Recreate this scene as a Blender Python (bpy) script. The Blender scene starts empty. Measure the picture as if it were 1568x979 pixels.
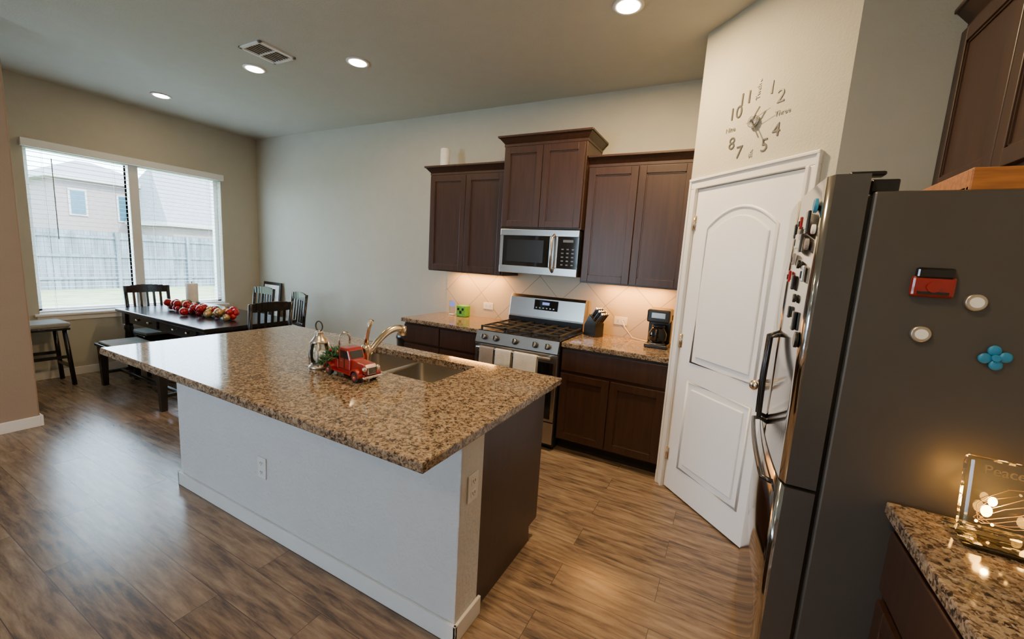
import bpy, bmesh, math, random
from mathutils import Matrix, Vector
random.seed(7)
scene = bpy.context.scene
PI = math.pi

# ------------------------------------------------------------------ materials
def nt(name):
    m = bpy.data.materials.new(name); m.use_nodes = True
    n = m.node_tree; b = n.nodes['Principled BSDF']
    return m, n, b
def setc(sock, c): sock.default_value = (c[0], c[1], c[2], 1)
def mat(name, col, rough=0.5, metal=0.0, var=0.12, vscale=9.0, bump=0.0, bscale=120.0, emit=None, es=0.0, trans=0.0, coat=0.0, stretch=None):
    m, n, b = nt(name)
    tc = n.nodes.new('ShaderNodeTexCoord')
    mp = n.nodes.new('ShaderNodeMapping'); n.links.new(tc.outputs['Object'], mp.inputs['Vector'])
    if stretch: mp.inputs['Scale'].default_value = stretch
    no = n.nodes.new('ShaderNodeTexNoise'); no.inputs['Scale'].default_value = vscale; no.inputs['Detail'].default_value = 4
    n.links.new(mp.outputs['Vector'], no.inputs['Vector'])
    cr = n.nodes.new('ShaderNodeValToRGB')
    cr.color_ramp.elements[0].position = 0.3; cr.color_ramp.elements[1].position = 0.7
    lo = [c*(1-var) for c in col]; hi = [min(1, c*(1+var)) for c in col]
    cr.color_ramp.elements[0].color = (*lo, 1); cr.color_ramp.elements[1].color = (*hi, 1)
    n.links.new(no.outputs['Fac'], cr.inputs['Fac']); n.links.new(cr.outputs['Color'], b.inputs['Base Color'])
    b.inputs['Roughness'].default_value = rough; b.inputs['Metallic'].default_value = metal
    b.inputs['Transmission Weight'].default_value = trans
    b.inputs['Coat Weight'].default_value = coat
    if emit: setc(b.inputs['Emission Color'], emit); b.inputs['Emission Strength'].default_value = es
    if bump:
        n2 = n.nodes.new('ShaderNodeTexNoise'); n2.inputs['Scale'].default_value = bscale; n2.inputs['Detail'].default_value = 3
        n.links.new(tc.outputs['Object'], n2.inputs['Vector'])
        bp = n.nodes.new('ShaderNodeBump'); bp.inputs['Strength'].default_value = bump; bp.inputs['Distance'].default_value = 0.01
        n.links.new(n2.outputs['Fac'], bp.inputs['Height']); n.links.new(bp.outputs['Normal'], b.inputs['Normal'])
    return m

def granite(name, scale=155):
    m, n, b = nt(name); L = n.links.new
    tc = n.nodes.new('ShaderNodeTexCoord')
    no = n.nodes.new('ShaderNodeTexNoise'); no.inputs['Scale'].default_value = 60; no.inputs['Detail'].default_value = 2
    L(tc.outputs['Object'], no.inputs['Vector'])
    mx = n.nodes.new('ShaderNodeMix'); mx.data_type = 'VECTOR'; mx.inputs['Factor'].default_value = 0.02
    L(tc.outputs['Object'], mx.inputs['A']); L(no.outputs['Color'], mx.inputs['B'])
    vo = n.nodes.new('ShaderNodeTexVoronoi'); vo.inputs['Scale'].default_value = scale
    L(mx.outputs['Result'], vo.inputs['Vector'])
    sp = n.nodes.new('ShaderNodeSeparateColor'); L(vo.outputs['Color'], sp.inputs['Color'])
    big = n.nodes.new('ShaderNodeTexNoise'); big.inputs['Scale'].default_value = 44; big.inputs['Detail'].default_value = 4; big.inputs['Roughness'].default_value = .6
    L(tc.outputs['Object'], big.inputs['Vector'])
    ma = n.nodes.new('ShaderNodeMath'); ma.operation = 'MULTIPLY_ADD'; ma.inputs[1].default_value = 1.15
    L(big.outputs['Fac'], ma.inputs[0])
    sc = n.nodes.new('ShaderNodeMath'); sc.operation = 'MULTIPLY_ADD'; sc.inputs[1].default_value = 0.50; sc.inputs[2].default_value = -0.33
    L(sp.outputs['Red'], sc.inputs[0]); L(sc.outputs[0], ma.inputs[2])
    cr = n.nodes.new('ShaderNodeValToRGB'); r = cr.color_ramp
    r.elements[0].position = 0.10; r.elements[0].color = (.022, .018, .016, 1)
    r.elements[1].position = 1.0; r.elements[1].color = (.40, .34, .27, 1)
    for p, c in [(.26, (.05, .036, .028)), (.36, (.12, .082, .056)), (.46, (.18, .13, .088)), (.56, (.255, .19, .13)), (.75, (.32, .25, .178))]:
        e = r.elements.new(p); e.color = (*c, 1)
    L(ma.outputs[0], cr.inputs['Fac'])
    L(cr.outputs['Color'], b.inputs['Base Color'])
    b.inputs['Roughness'].default_value = 0.08
    return m

def floor_mat():
    m, n, b = nt('floor_planks'); L = n.links.new
    tc = n.nodes.new('ShaderNodeTexCoord')
    br = n.nodes.new('ShaderNodeTexBrick'); br.inputs['Scale'].default_value = 1
    br.inputs['Brick Width'].default_value = 1.22; br.inputs['Row Height'].default_value = 0.165
    br.inputs['Mortar Size'].default_value = 0.0014; br.inputs['Mortar Smooth'].default_value = 0.3
    br.offset = 0.37; br.offset_frequency = 2
    setc(br.inputs['Color1'], (0, 0, 0)); setc(br.inputs['Color2'], (1, 1, 1)); setc(br.inputs['Mortar'], (0.5, 0.5, 0.5))
    L(tc.outputs['Object'], br.inputs['Vector'])
    sc = n.nodes.new('ShaderNodeVectorMath'); sc.operation = 'MULTIPLY'; sc.inputs[1].default_value = (3.4, 26, 1)
    L(tc.outputs['Object'], sc.inputs[0])
    of = n.nodes.new('ShaderNodeVectorMath'); of.operation = 'MULTIPLY_ADD'; of.inputs[1].default_value = (13, 7, 0)
    L(br.outputs['Color'], of.inputs[0]); L(sc.outputs[0], of.inputs[2])
    no = n.nodes.new('ShaderNodeTexNoise'); no.inputs['Scale'].default_value = 1.15; no.inputs['Detail'].default_value = 9; no.inputs['Roughness'].default_value = 0.68; no.inputs['Distortion'].default_value = 0.3
    L(of.outputs[0], no.inputs['Vector'])
    ad = n.nodes.new('ShaderNodeMath'); ad.operation = 'MULTIPLY_ADD'; ad.inputs[1].default_value = 0.11
    sp = n.nodes.new('ShaderNodeSeparateColor'); L(br.outputs['Color'], sp.inputs['Color'])
    L(sp.outputs['Red'], ad.inputs[0]); L(no.outputs['Fac'], ad.inputs[2])
    cr = n.nodes.new('ShaderNodeValToRGB'); r = cr.color_ramp
    r.elements[0].position = 0.36; r.elements[0].color = (.058, .044, .035, 1)
    r.elements[1].position = 0.80; r.elements[1].color = (.34, .25, .168, 1)
    for p, c in [(.46, (.115, .080, .058)), (.54, (.19, .128, .083)), (.64, (.25, .175, .112))]:
        e = r.elements.new(p); e.color = (*c, 1)
    L(ad.outputs[0], cr.inputs['Fac'])
    mx = n.nodes.new('ShaderNodeMix'); mx.data_type = 'RGBA'; L(br.outputs['Fac'], mx.inputs['Factor'])
    L(cr.outputs['Color'], mx.inputs['A']); setc(mx.inputs['B'], (.055, .04, .03))
    L(mx.outputs['Result'], b.inputs['Base Color'])
    b.inputs['Roughness'].default_value = 0.23
    bp = n.nodes.new('ShaderNodeBump'); bp.inputs['Strength'].default_value = 0.10; bp.inputs['Distance'].default_value = 0.003
    L(no.outputs['Fac'], bp.inputs['Height']); L(bp.outputs['Normal'], b.inputs['Normal'])
    return m

def tile_mat():
    m, n, b = nt('backsplash_tile'); L = n.links.new
    tc = n.nodes.new('ShaderNodeTexCoord')
    s = n.nodes.new('ShaderNodeSeparateXYZ'); L(tc.outputs['Object'], s.inputs[0])
    c = n.nodes.new('ShaderNodeCombineXYZ'); L(s.outputs['X'], c.inputs['X']); L(s.outputs['Z'], c.inputs['Y'])
    mp = n.nodes.new('ShaderNodeMapping'); mp.inputs['Rotation'].default_value = (0, 0, PI/4); mp.inputs['Location'].default_value = (0.1, 0.05, 0)
    L(c.outputs[0], mp.inputs['Vector'])
    br = n.nodes.new('ShaderNodeTexBrick'); br.offset = 0; br.inputs['Scale'].default_value = 1
    br.inputs['Brick Width'].default_value = 0.31; br.inputs['Row Height'].default_value = 0.31; br.inputs['Mortar Size'].default_value = 0.003
    setc(br.inputs['Color1'], (.60, .53, .38)); setc(br.inputs['Color2'], (.55, .48, .34)); setc(br.inputs['Mortar'], (.30, .25, .18))
    L(mp.outputs[0], br.inputs['Vector']); L(br.outputs['Color'], b.inputs['Base Color'])
    b.inputs['Roughness'].default_value = 0.35
    return m

M = {}
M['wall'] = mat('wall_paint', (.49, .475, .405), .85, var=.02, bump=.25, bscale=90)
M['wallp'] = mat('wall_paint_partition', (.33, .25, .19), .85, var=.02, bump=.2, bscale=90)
M['ceil'] = mat('ceiling_paint', (.51, .495, .425), .9, var=.02, bump=.2, bscale=70)
M['islandwall'] = mat('island_drywall', (.68, .67, .66), .8, var=.02, bump=.5, bscale=55)
M['trim'] = mat('trim_white', (.80, .79, .77), .4, var=.02)
M['door'] = mat('door_white', (.88, .88, .89), .32, var=.01)
M['floor'] = floor_mat()
M['tile'] = tile_mat()
M['granite'] = granite('granite')
M['cab'] = mat('cabinet_espresso', (.040, .018, .011), .36, var=.22, vscale=3, stretch=(14, 14, 1))
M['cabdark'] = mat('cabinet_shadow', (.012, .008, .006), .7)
M['steel'] = mat('brushed_steel', (.50, .49, .47), .28, 1.0, var=.06, vscale=5, stretch=(1, 1, 60))
M['fridgefront'] = mat('fridge_steel', (.52, .52, .52), .10, 1.0, var=.03, vscale=4)
M['fridgeside'] = mat('fridge_side', (.082, .074, .067), .42, .35, var=.05, vscale=4)
M['fridgeedge'] = mat('fridge_edge', (.13, .125, .12), .3, .7, var=.05, vscale=4)
M['black'] = mat('black_enamel', (.012, .012, .013), .25)
M['blackmatte'] = mat('cast_iron', (.018, .018, .018), .6)
M['blackglass'] = mat('black_glass', (.008, .008, .009), .06)
M['blackwood'] = mat('black_wood', (.012, .012, .014), .22, var=.3)
M['cushion'] = mat('cushion_gray', (.30, .30, .29), .9, bump=.4, bscale=300)
M['nickel'] = mat('brushed_nickel', (.72, .60, .45), .22, 1.0, var=.04)
M['chrome'] = mat('chrome', (.8, .8, .8), .08, 1.0, var=.02)
M['sink'] = mat('sink_steel', (.50, .48, .45), .3, 1.0, var=.05)
M['white'] = mat('white_plastic', (.82, .81, .78), .4, var=.02)
M['blind'] = mat('blind_white', (.80, .83, .84), .5, var=.02)
M['red'] = mat('red_paint', (.24, .007, .005), .28, var=.15, coat=.4)
M['redball'] = mat('red_ornament', (.36, .009, .012), .25, .2, var=.3, vscale=30)
M['gold'] = mat('gold_ornament', (.55, .36, .16), .3, .6, var=.2)
M['green'] = mat('pine_green', (.025, .085, .025), .7, var=.5, vscale=60)
M['lime'] = mat('lime_green', (.10, .36, .03), .5, var=.2, vscale=60)
M['blue'] = mat('blue_plastic', (.02, .22, .42), .4)
M['lcd'] = mat('device_blue', (.2, .3, .9), .4, emit=(.3, .4, 1), es=.6)
M['rubber'] = mat('rubber', (.02, .02, .02), .8)
M['towelg'] = mat('towel_gray', (.30, .27, .27), .95, bump=.6, bscale=250)
M['towelw'] = mat('towel_white', (.74, .72, .70), .95, bump=.6, bscale=250)
M['orangewood'] = mat('orange_wood', (.36, .13, .03), .4, var=.3, vscale=4, stretch=(2, 20, 20))
M['clock'] = mat('clock_gray', (.12, .115, .11), .35, .4)
M['silver'] = mat('clock_silver', (.5, .5, .5), .25, .8)
M['paper'] = mat('paper_white', (.85, .84, .82), .9, bump=.3, bscale=200)
M['bulb'] = mat('downlight_lens', (1, .95, .85), .5, emit=(1, .86, .66), es=28)
M['fairy'] = mat('fairy_bulb', (1, .8, .4), .5, emit=(1, .48, .09), es=36)
M['undl'] = mat('undercab_lens', (1, .8, .5), .5, emit=(1, .5, .12), es=2.5)
M['copper'] = mat('lantern_metal', (.55, .50, .44), .3, .9)
M['art'] = mat('art_print', (.55, .55, .52), .6, var=.5, vscale=12)
M['grass'] = mat('lawn', (.18, .22, .09), .95, var=.25, vscale=3)
M['fence'] = mat('fence_wood', (.10, .125, .14), .9, var=.4, vscale=1.5, stretch=(6, 6, .6))
M['brick'] = mat('house_brick', (.20, .165, .16), .9, var=.08, vscale=6)
M['roof'] = mat('house_roof', (.15, .15, .165), .9, var=.15, vscale=8)
M['hglass'] = mat('house_glass', (.02, .07, .10), .2)
M['htrim'] = mat('house_trim', (.30, .30, .29), .6)
def clear(name, tint, f):
    m = bpy.data.materials.new(name); m.use_nodes = True; n = m.node_tree; n.nodes.remove(n.nodes['Principled BSDF'])
    o = n.nodes['Material Output']; t = n.nodes.new('ShaderNodeBsdfTransparent'); setc(t.inputs[0], tint)
    g = n.nodes.new('ShaderNodeBsdfGlossy'); g.inputs['Roughness'].default_value = .05
    x = n.nodes.new('ShaderNodeMixShader'); lw = n.nodes.new('ShaderNodeLayerWeight'); lw.inputs['Blend'].default_value = f
    n.links.new(lw.outputs['Fresnel'], x.inputs[0]); n.links.new(t.outputs[0], x.inputs[1]); n.links.new(g.outputs[0], x.inputs[2])
    n.links.new(x.outputs[0], o.inputs[0]); return m
M['glass'] = clear('clear_glass', (.93, .95, .93), .35)

# ------------------------------------------------------------------ builder
class B:
    def __init__(s, name):
        s.name = name; s.bm = bmesh.new(); s.mats = []; s.M = Matrix()
    def mi(s, k):
        if k not in s.mats: s.mats.append(k)
        return s.mats.index(k)
    def add(s, t, k, smooth=False, X=None):
        if X is not None: bmesh.ops.transform(t, matrix=X, verts=t.verts)
        bmesh.ops.transform(t, matrix=s.M, verts=t.verts)
        i = s.mi(k)
        for f in t.faces: f.material_index = i; f.smooth = smooth
        me = bpy.data.meshes.new('t'); t.to_mesh(me); t.free(); s.bm.from_mesh(me); bpy.data.meshes.remove(me)
    def box(s, x0, x1, y0, y1, z0, z1, k, bev=0, X=None, seg=2):
        t = bmesh.new(); bmesh.ops.create_cube(t, size=1)
        for v in t.verts: v.co = Vector(((x0+x1)/2+v.co.x*(x1-x0), (y0+y1)/2+v.co.y*(y1-y0), (z0+z1)/2+v.co.z*(z1-z0)))
        if bev: bmesh.ops.bevel(t, geom=t.edges[:], offset=bev, segments=seg, profile=.5, affect='EDGES')
        s.add(t, k, X=X)
    def frus(s, x0, x1, y0, y1, z0, z1, k, e=(0, 0, 0, 0)):
        t = bmesh.new(); bmesh.ops.create_cube(t, size=1)
        for v in t.verts:
            top = v.co.z > 0
            x = x0-(e[0] if top else 0) if v.co.x < 0 else x1+(e[1] if top else 0)
            y = y0-(e[2] if top else 0) if v.co.y < 0 else y1+(e[3] if top else 0)
            v.co = Vector((x, y, z1 if top else z0))
        s.add(t, k)
    def cyl(s, c, r, h, k, axis='Z', seg=24, r2=None, X=None, smooth=True, bev=0):
        t = bmesh.new(); bmesh.ops.create_cone(t, cap_ends=True, segments=seg, radius1=r, radius2=r if r2 is None else r2, depth=h)
        if bev:
            es = [e for e in t.edges if all(abs(abs(v.co.z)-h/2) < 1e-6 for v in e.verts) and e.verts[0].co.z*e.verts[1].co.z > 0]
            bmesh.ops.bevel(t, geom=es, offset=bev, segments=2, profile=.5, affect='EDGES')
        R = {'Z': Matrix(), 'X': Matrix.Rotation(PI/2, 4, 'Y'), 'Y': Matrix.Rotation(PI/2, 4, 'X')}[axis]
        A = Matrix.Translation(Vector(c)) @ R
        if X is not None: A = X @ A
        bmesh.ops.transform(t, matrix=A, verts=t.verts)
        bmesh.ops.transform(t, matrix=s.M, verts=t.verts)
        i = s.mi(k)
        for f in t.faces: f.material_index = i; f.smooth = smooth and len(f.verts) <= 4
        me = bpy.data.meshes.new('t'); t.to_mesh(me); t.free(); s.bm.from_mesh(me); bpy.data.meshes.remove(me)
    def sph(s, c, r, k, sc=(1, 1, 1), seg=14, X=None):
        t = bmesh.new(); bmesh.ops.create_uvsphere(t, u_segments=seg, v_segments=max(6, seg*2//3), radius=r)
        A = Matrix.Translation(Vector(c)) @ (X if X is not None else Matrix()) @ Matrix.Diagonal((*sc, 1))
        s.add(t, k, True, A)
    def tube(s, pts, r, k, seg=10, closed=False, rs=None):
        pts = [Vector(p) for p in pts]; n = len(pts); t = bmesh.new(); rings = []
        up = None
        for i, p in enumerate(pts):
            a = pts[(i-1) % n] if (closed or i > 0) else p
            c = pts[(i+1) % n] if (closed or i < n-1) else p
            d = (c-a).normalized()
            if up is None:
                up = Vector((0, 0, 1)) if abs(d.z) < .9 else Vector((1, 0, 0))
            u = (up - d*up.dot(d)).normalized(); w = d.cross(u); up = u
            rr = rs[i] if rs else r
            rings.append([t.verts.new(p+u*math.cos(2*PI*j/seg)*rr+w*math.sin(2*PI*j/seg)*rr) for j in range(seg)])
        for i in range(n if closed else n-1):
            A = rings[i]; C = rings[(i+1) % n]
            for j in range(seg): t.faces.new((A[j], A[(j+1) % seg], C[(j+1) % seg], C[j]))
        if not closed: t.faces.new(rings[0][::-1]); t.faces.new(rings[-1])
        bmesh.ops.recalc_face_normals(t, faces=t.faces)
        s.add(t, k, True)
    def prism(s, pts, a0, a1, k, axis='Y', bev=0, smooth=False):
        t = bmesh.new()
        def mk(p, a):
            return {'Y': (p[0], a, p[1]), 'Z': (p[0], p[1], a), 'X': (a, p[0], p[1])}[axis]
        A = [t.verts.new(mk(p, a0)) for p in pts]; C = [t.verts.new(mk(p, a1)) for p in pts]
        t.faces.new(A); t.faces.new(C[::-1]); n = len(pts)
        for i in range(n): t.faces.new((A[i], C[i], C[(i+1) % n], A[(i+1) % n]))
        bmesh.ops.recalc_face_normals(t, faces=t.faces)
        if bev:
            es = [e for e in t.edges if len(e.link_faces) == 2 and any(len(f.verts) == n and n > 4 for f in e.link_faces)] if n > 4 else t.edges[:]
            bmesh.ops.bevel(t, geom=es, offset=bev, segments=2, profile=.5, affect='EDGES')
        s.add(t, k, smooth)
    def lathe(s, prof, c, k, seg=24):
        t = bmesh.new(); rings = []
        for r, z in prof:
            rings.append([t.verts.new((c[0]+r*math.cos(2*PI*j/seg), c[1]+r*math.sin(2*PI*j/seg), c[2]+z)) for j in range(seg)])
        for i in range(len(rings)-1):
            for j in range(seg): t.faces.new((rings[i][j], rings[i][(j+1) % seg], rings[i+1][(j+1) % seg], rings[i+1][j]))
        t.faces.new(rings[0][::-1]); t.faces.new(rings[-1])
        s.add(t, k, True)
    def text(s, body, size, X, k):
        cu = bpy.data.curves.new('t', 'FONT'); cu.body = body; cu.size = size; cu.extrude = .0015; cu.align_x = 'CENTER'; cu.align_y = 'CENTER'
        o = bpy.data.objects.new('t', cu); scene.collection.objects.link(o)
        bpy.context.view_layer.update()
        me = bpy.data.meshes.new_from_object(o.evaluated_get(bpy.context.evaluated_depsgraph_get()))
        t = bmesh.new(); t.from_mesh(me); bpy.data.objects.remove(o); s.add(t, k, False, X)
    def shaker(s, x0, x1, z0, z1, k='cab', w=.055, panel=True):
        if not panel:
            s.box(x0, x1, -.02, 0, z0, z1, k, .003); return
        s.box(x0, x0+w, -.02, 0, z0, z1, k, .002); s.box(x1-w, x1, -.02, 0, z0, z1, k, .002)
        s.box(x0+w, x1-w, -.02, 0, z0, z0+w, k, .002); s.box(x0+w, x1-w, -.02, 0, z1-w, z1, k, .002)
        s.box(x0+w, x1-w, -.009, 0, z0+w, z1-w, k)
        g = .008
        s.box(x0+w, x0+w+g, -.014, -.009, z0+w, z1-w, k); s.box(x1-w-g, x1-w, -.014, -.009, z0+w, z1-w, k)
        s.box(x0+w, x1-w, -.014, -.009, z0+w, z0+w+g, k); s.box(x0+w, x1-w, -.014, -.009, z1-w-g, z1-w, k)
    def done(s):
        vs = [v.co for v in s.bm.verts]
        lo = [min(v[i] for v in vs) for i in range(3)]; hi = [max(v[i] for v in vs) for i in range(3)]
        og = Vector(((lo[0]+hi[0])/2, (lo[1]+hi[1])/2, lo[2]))
        bmesh.ops.translate(s.bm, verts=s.bm.verts, vec=-og)
        me = bpy.data.meshes.new(s.name); s.bm.to_mesh(me); s.bm.free()
        for k in s.mats: me.materials.append(M[k])
        o = bpy.data.objects.new(s.name, me); scene.collection.objects.link(o); o.location = og
        return o
T = lambda x, y, z: Matrix.Translation((x, y, z))
Rz = lambda d: Matrix.Rotation(math.radians(d), 4, 'Z')
Rx = lambda d: Matrix.Rotation(math.radians(d), 4, 'X')
Ry = lambda d: Matrix.Rotation(math.radians(d), 4, 'Y')

# ------------------------------------------------------------------ dimensions
LX, RX, BY, FY, HC = -6.17, 1.02, 3.66, -3.6, 2.98
CT = .904
b = B('floor'); b.box(LX-.15, RX+.15, FY-.15, BY+.15, -.1, 0, 'floor'); b.done()
b = B('ceiling'); b.box(LX-.15, RX+.15, FY-.15, BY+.15, HC, HC+.15, 'ceil'); b.done()
b = B('wall_back'); b.box(LX-.15, RX+.15, BY, BY+.15, 0, HC, 'wall'); b.done()
WY0, WY1, WZ0, WZ1 = 1.43, 3.18, .68, 2.37
b = B('wall_left')
b.box(LX-.15, LX, 1.03, WY0, 0, HC, 'wall'); b.box(LX-.15, LX, WY1, BY, 0, HC, 'wall')
b.box(LX-.15, LX, WY0, WY1, 0, WZ0, 'wall'); b.box(LX-.15, LX, WY0, WY1, WZ1, HC, 'wall'); b.done()
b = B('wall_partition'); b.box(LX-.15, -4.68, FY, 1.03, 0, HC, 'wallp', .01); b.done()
b = B('wall_right'); b.box(RX, RX+.15, FY, BY, 0, HC, 'wall'); b.done()
b = B('wall_rear')
QX0, QX1, QZ0, QZ1 = -3.6, -2.1, .6, 2.3
b.box(-4.68, QX0, FY-.15, FY, 0, HC, 'wall'); b.box(QX1, RX, FY-.15, FY, 0, HC, 'wall')
b.box(QX0, QX1, FY-.15, FY, 0, QZ0, 'wall'); b.box(QX0, QX1, FY-.15, FY, QZ1, HC, 'wall'); b.done()
b = B('window_2')
for x in (QX0, (QX0+QX1)/2-.025, QX1-.05): b.box(x, x+.05, FY-.12, FY-.06, QZ0, QZ1, 'trim')
for z in (QZ0, (QZ0+QZ1)/2-.02, QZ1-.05): b.box(QX0, QX1, FY-.12, FY-.06, z, z+.05, 'trim')
b.done()
b = B('wall_pantry_side'); b.box(.35, RX, 2.34, 2.46, 0, HC, 'wall'); b.done()
b = B('wall_pantry_return'); b.box(-.31, -.20, 3.0, BY, 0, HC, 'wall'); b.done()
DM = T(-.31, 3.0, 0) @ Rz(-45)
DL = .933; D0, D1, DH = .082, .80, 2.03
b = B('wall_pantry'); b.M = DM
b.box(0, D0-.015, 0, .11, 0, HC, 'wall'); b.box(D1+.015, DL, 0, .11, 0, HC, 'wall'); b.box(D0-.015, D1+.015, 0, .11, DH+.015, HC, 'wall'); b.done()

b = B('trim_door_casing'); b.M = DM
cw = .062
b.box(D0-cw-.004, D0-.004, -.016, 0, 0, DH+.004, 'trim', .004); b.box(D0-.022, D0-.004, -.024, -.014, 0, DH+.004, 'trim', .003)
b.box(D1+.004, D1+cw+.004, -.016, 0, 0, DH+.004, 'trim', .004); b.box(D1+.004, D1+.022, -.024, -.014, 0, DH+.004, 'trim', .003)
b.box(D0-cw-.004, D1+cw+.004, -.016, 0, DH+.004, DH+.066, 'trim', .004)
b.box(D0-cw-.004, D0-cw+.012, -.024, -.012, 0, DH+.066, 'trim', .003); b.box(D1+cw-.012, D1+cw+.004, -.024, -.012, 0, DH+.066, 'trim', .003)
b.box(D0-cw-.004, D1+cw+.004, -.026, -.012, DH+.052, DH+.068, 'trim', .003)
b.box(D0-.014, D0-.003, 0, .11, 0, DH+.014, 'trim'); b.box(D1+.003, D1+.014, 0, .11, 0, DH+.014, 'trim'); b.box(D0-.014, D1+.014, 0, .11, DH+.003, DH+.014, 'trim')
b.done()
b = B('door_1'); b.M = DM
b.box(D0, D1, .0, .036, .012, DH, 'door', .002)
def arch(x0, x1, z0, z1, h):
    p = [(x0, z0), (x1, z0)]
    n = 16
    for i in range(n+1):
        u = i/n; x = x1+(x0-x1)*u
        p.append((x, z1-h+h*(1-(2*u-1)**2)))
    return p
def rect(x0, x1, z0, z1): return [(x0, z0), (x1, z0), (x1, z1), (x0, z1)]
st = .115
for P, Q in [(arch(D0+st, D1-st, .93, 1.89, .11), arch(D0+st+.04, D1-st-.04, .97, 1.845, .095)),
             (rect(D0+st, D1-st, .20, .80), rect(D0+st+.04, D1-st-.04, .24, .76))]:
    b.tube([(x, .003, z) for x, z in P], .011, 'door', 8, True)
    b.prism(Q, -.008, .01, 'door', bev=.007)
for z in (.25, 1.05, 1.82):
    b.cyl((D0+.003, -.006, z), .007, .09, 'nickel'); b.box(D0-.003, D0+.02, -.003, .001, z-.045, z+.045, 'nickel')
b.cyl((D1-.06, -.006, .95), .032, .012, 'nickel', 'Y'); b.cyl((D1-.06, -.03, .95), .011, .045, 'nickel', 'Y')
b.sph((D1-.06, -.062, .95), .028, 'nickel', (1, .75, 1))
b.done()

def bb(name, segs):
    q = B(name)
    for (x0, x1, y0, y1) in segs: q.box(x0, x1, y0, y1, 0, .085, 'trim', .003)
    q.done()
bb('baseboard_back', [(LX, -2.76, BY-.014, BY)])
bb('baseboard_left', [(LX, LX+.014, 1.03, BY)])
bb('baseboard_partition', [(-4.68, -4.666, FY, 1.03), (LX, -4.666, 1.03, 1.044)])
b = B('baseboard_pantry'); b.M = DM; b.box(0, D0-cw-.006, -.013, 0, 0, .085, 'trim', .002); b.box(D1+cw+.006, DL, -.013, 0, 0, .085, 'trim', .002); b.done()

# ---- window 1
b = B('window_1')
xo, xi = LX-.15, LX-.09
ym = (WY0+WY1)/2-.03
for y0, y1 in ((WY0, ym-.0), (ym+.0, WY1)):
    b.box(xo, xi, y0, y0+.045, WZ0, WZ1, 'trim', .003); b.box(xo, xi, y1-.045, y1, WZ0, WZ1, 'trim', .003)
    b.box(xo, xi, y0, y1, WZ0, WZ0+.05, 'trim', .003); b.box(xo, xi, y0, y1, WZ1-.05, WZ1, 'trim', .003)
b.box(LX-.15, LX-.03, ym-.045, ym+.045, WZ0, WZ1, 'trim', .003)
b.done()
b = B('window_sill'); b.box(LX-.09, LX+.035, WY0-.04, WY1+.04, WZ0-.022, WZ0+.003, 'trim', .004); b.box(LX, LX+.014, WY0-.02, WY1+.02, WZ0-.075, WZ0-.022, 'trim', .003); b.done()
for (y0, y1) in ((WY0+.012, ym-.05), (ym+.05, WY1-.012)):
    b = B('window_blind')
    b.box(LX-.06, LX-.015, y0, y1, WZ1-.05, WZ1-.004, 'blind', .003)
    z = WZ1-.08
    while z > WZ0+.05:
        X = T(LX-.038, 0, z) @ Ry(-1)
        b.box(-.021, .021, y0, y1, -.0010, .0010, 'blind', X=X)
        z -= .046
    b.box(LX-.06, LX-.016, y0, y1, WZ0+.012, WZ0+.03, 'blind', .003)
    for yy in (y0+.12, y1-.12):
        b.cyl((LX-.06, yy, (WZ0+WZ1)/2), .0012, WZ1-WZ0-.06, 'blind', seg=6); b.cyl((LX-.016, yy, (WZ0+WZ1)/2), .0012, WZ1-WZ0-.06, 'blind', seg=6)
    if y0 < 2: b.cyl((LX-.008, y0+.18, 1.85), .004, .8, 'cushion', seg=8)
    b.done()
b = B('trim_blind_valance'); b.box(LX+.001, LX+.05, WY0-.02, WY1+.02, WZ1-.045, WZ1+.03, 'blind', .004); b.done()

# ---- exterior
b = B('lawn_ground'); b.box(-60, LX-.2, -30, 50, -.35, -.2, 'grass'); b.done()
b = B('garden_fence')
y = -8
while y < 26:
    b.box(-18.03, -18.0, y, y+.138, -.2, 1.62+random.uniform(-.015, .015), 'fence'); y += .146
for z in (.1, .8, 1.4): b.box(-18.0, -17.96, -8, 26, z, z+.09, 'fence')
for y in range(-8, 27, 2): b.box(-18.0, -17.9, y, y+.1, -.2, 1.65, 'fence')
b.done()
def house(name, x0, x1, y0, y1, zw, zr, wins, hip):
    q = B(name); q.box(x0, x1, y0, y1, -.2, zw, 'brick')
    t = bmesh.new(); o = .4; xm = (x0+x1)/2
    vs = [t.verts.new(c) for c in [(x0-o, y0-o, zw), (x1+o, y0-o, zw), (x1+o, y1+o, zw), (x0-o, y1+o, zw), (xm, y0+hip, zr), (xm, y1-hip, zr)]]
    for f in [(0, 1, 4), (1, 2, 5, 4), (2, 3, 5), (3, 0, 4, 5), (0, 3, 2, 1)]: t.faces.new([vs[i] for i in f])
    q.add(t, 'roof')
    q.box(x0-o, x1+o, y0-o, y1+o, zw-.18, zw, 'htrim')
    for (y, z, w, h) in wins:
        q.box(x1, x1+.05, y-w/2-.08, y+w/2+.08, z-h/2-.08, z+h/2+.08, 'htrim'); q.box(x1+.03, x1+.07, y-w/2, y+w/2, z-h/2, z+h/2, 'hglass')
    q.done()
house('neighbor_house', -34, -28, 7.4, 11.2, 4.2, 5.3, [(8.1, 3.0, .5, 1.1), (9.9, 2.9, .6, 1.2)], 1.6)
house('neighbor_house', -31, -24, 10.2, 17.5, 2.3, 5.2, [(12.5, 1.2, .9, .9)], .6)
house('neighbor_house', -44, -36, 3.6, 7.6, 2.2, 3.2, [(5, 1.4, .8, .8)], 1.2)

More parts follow.
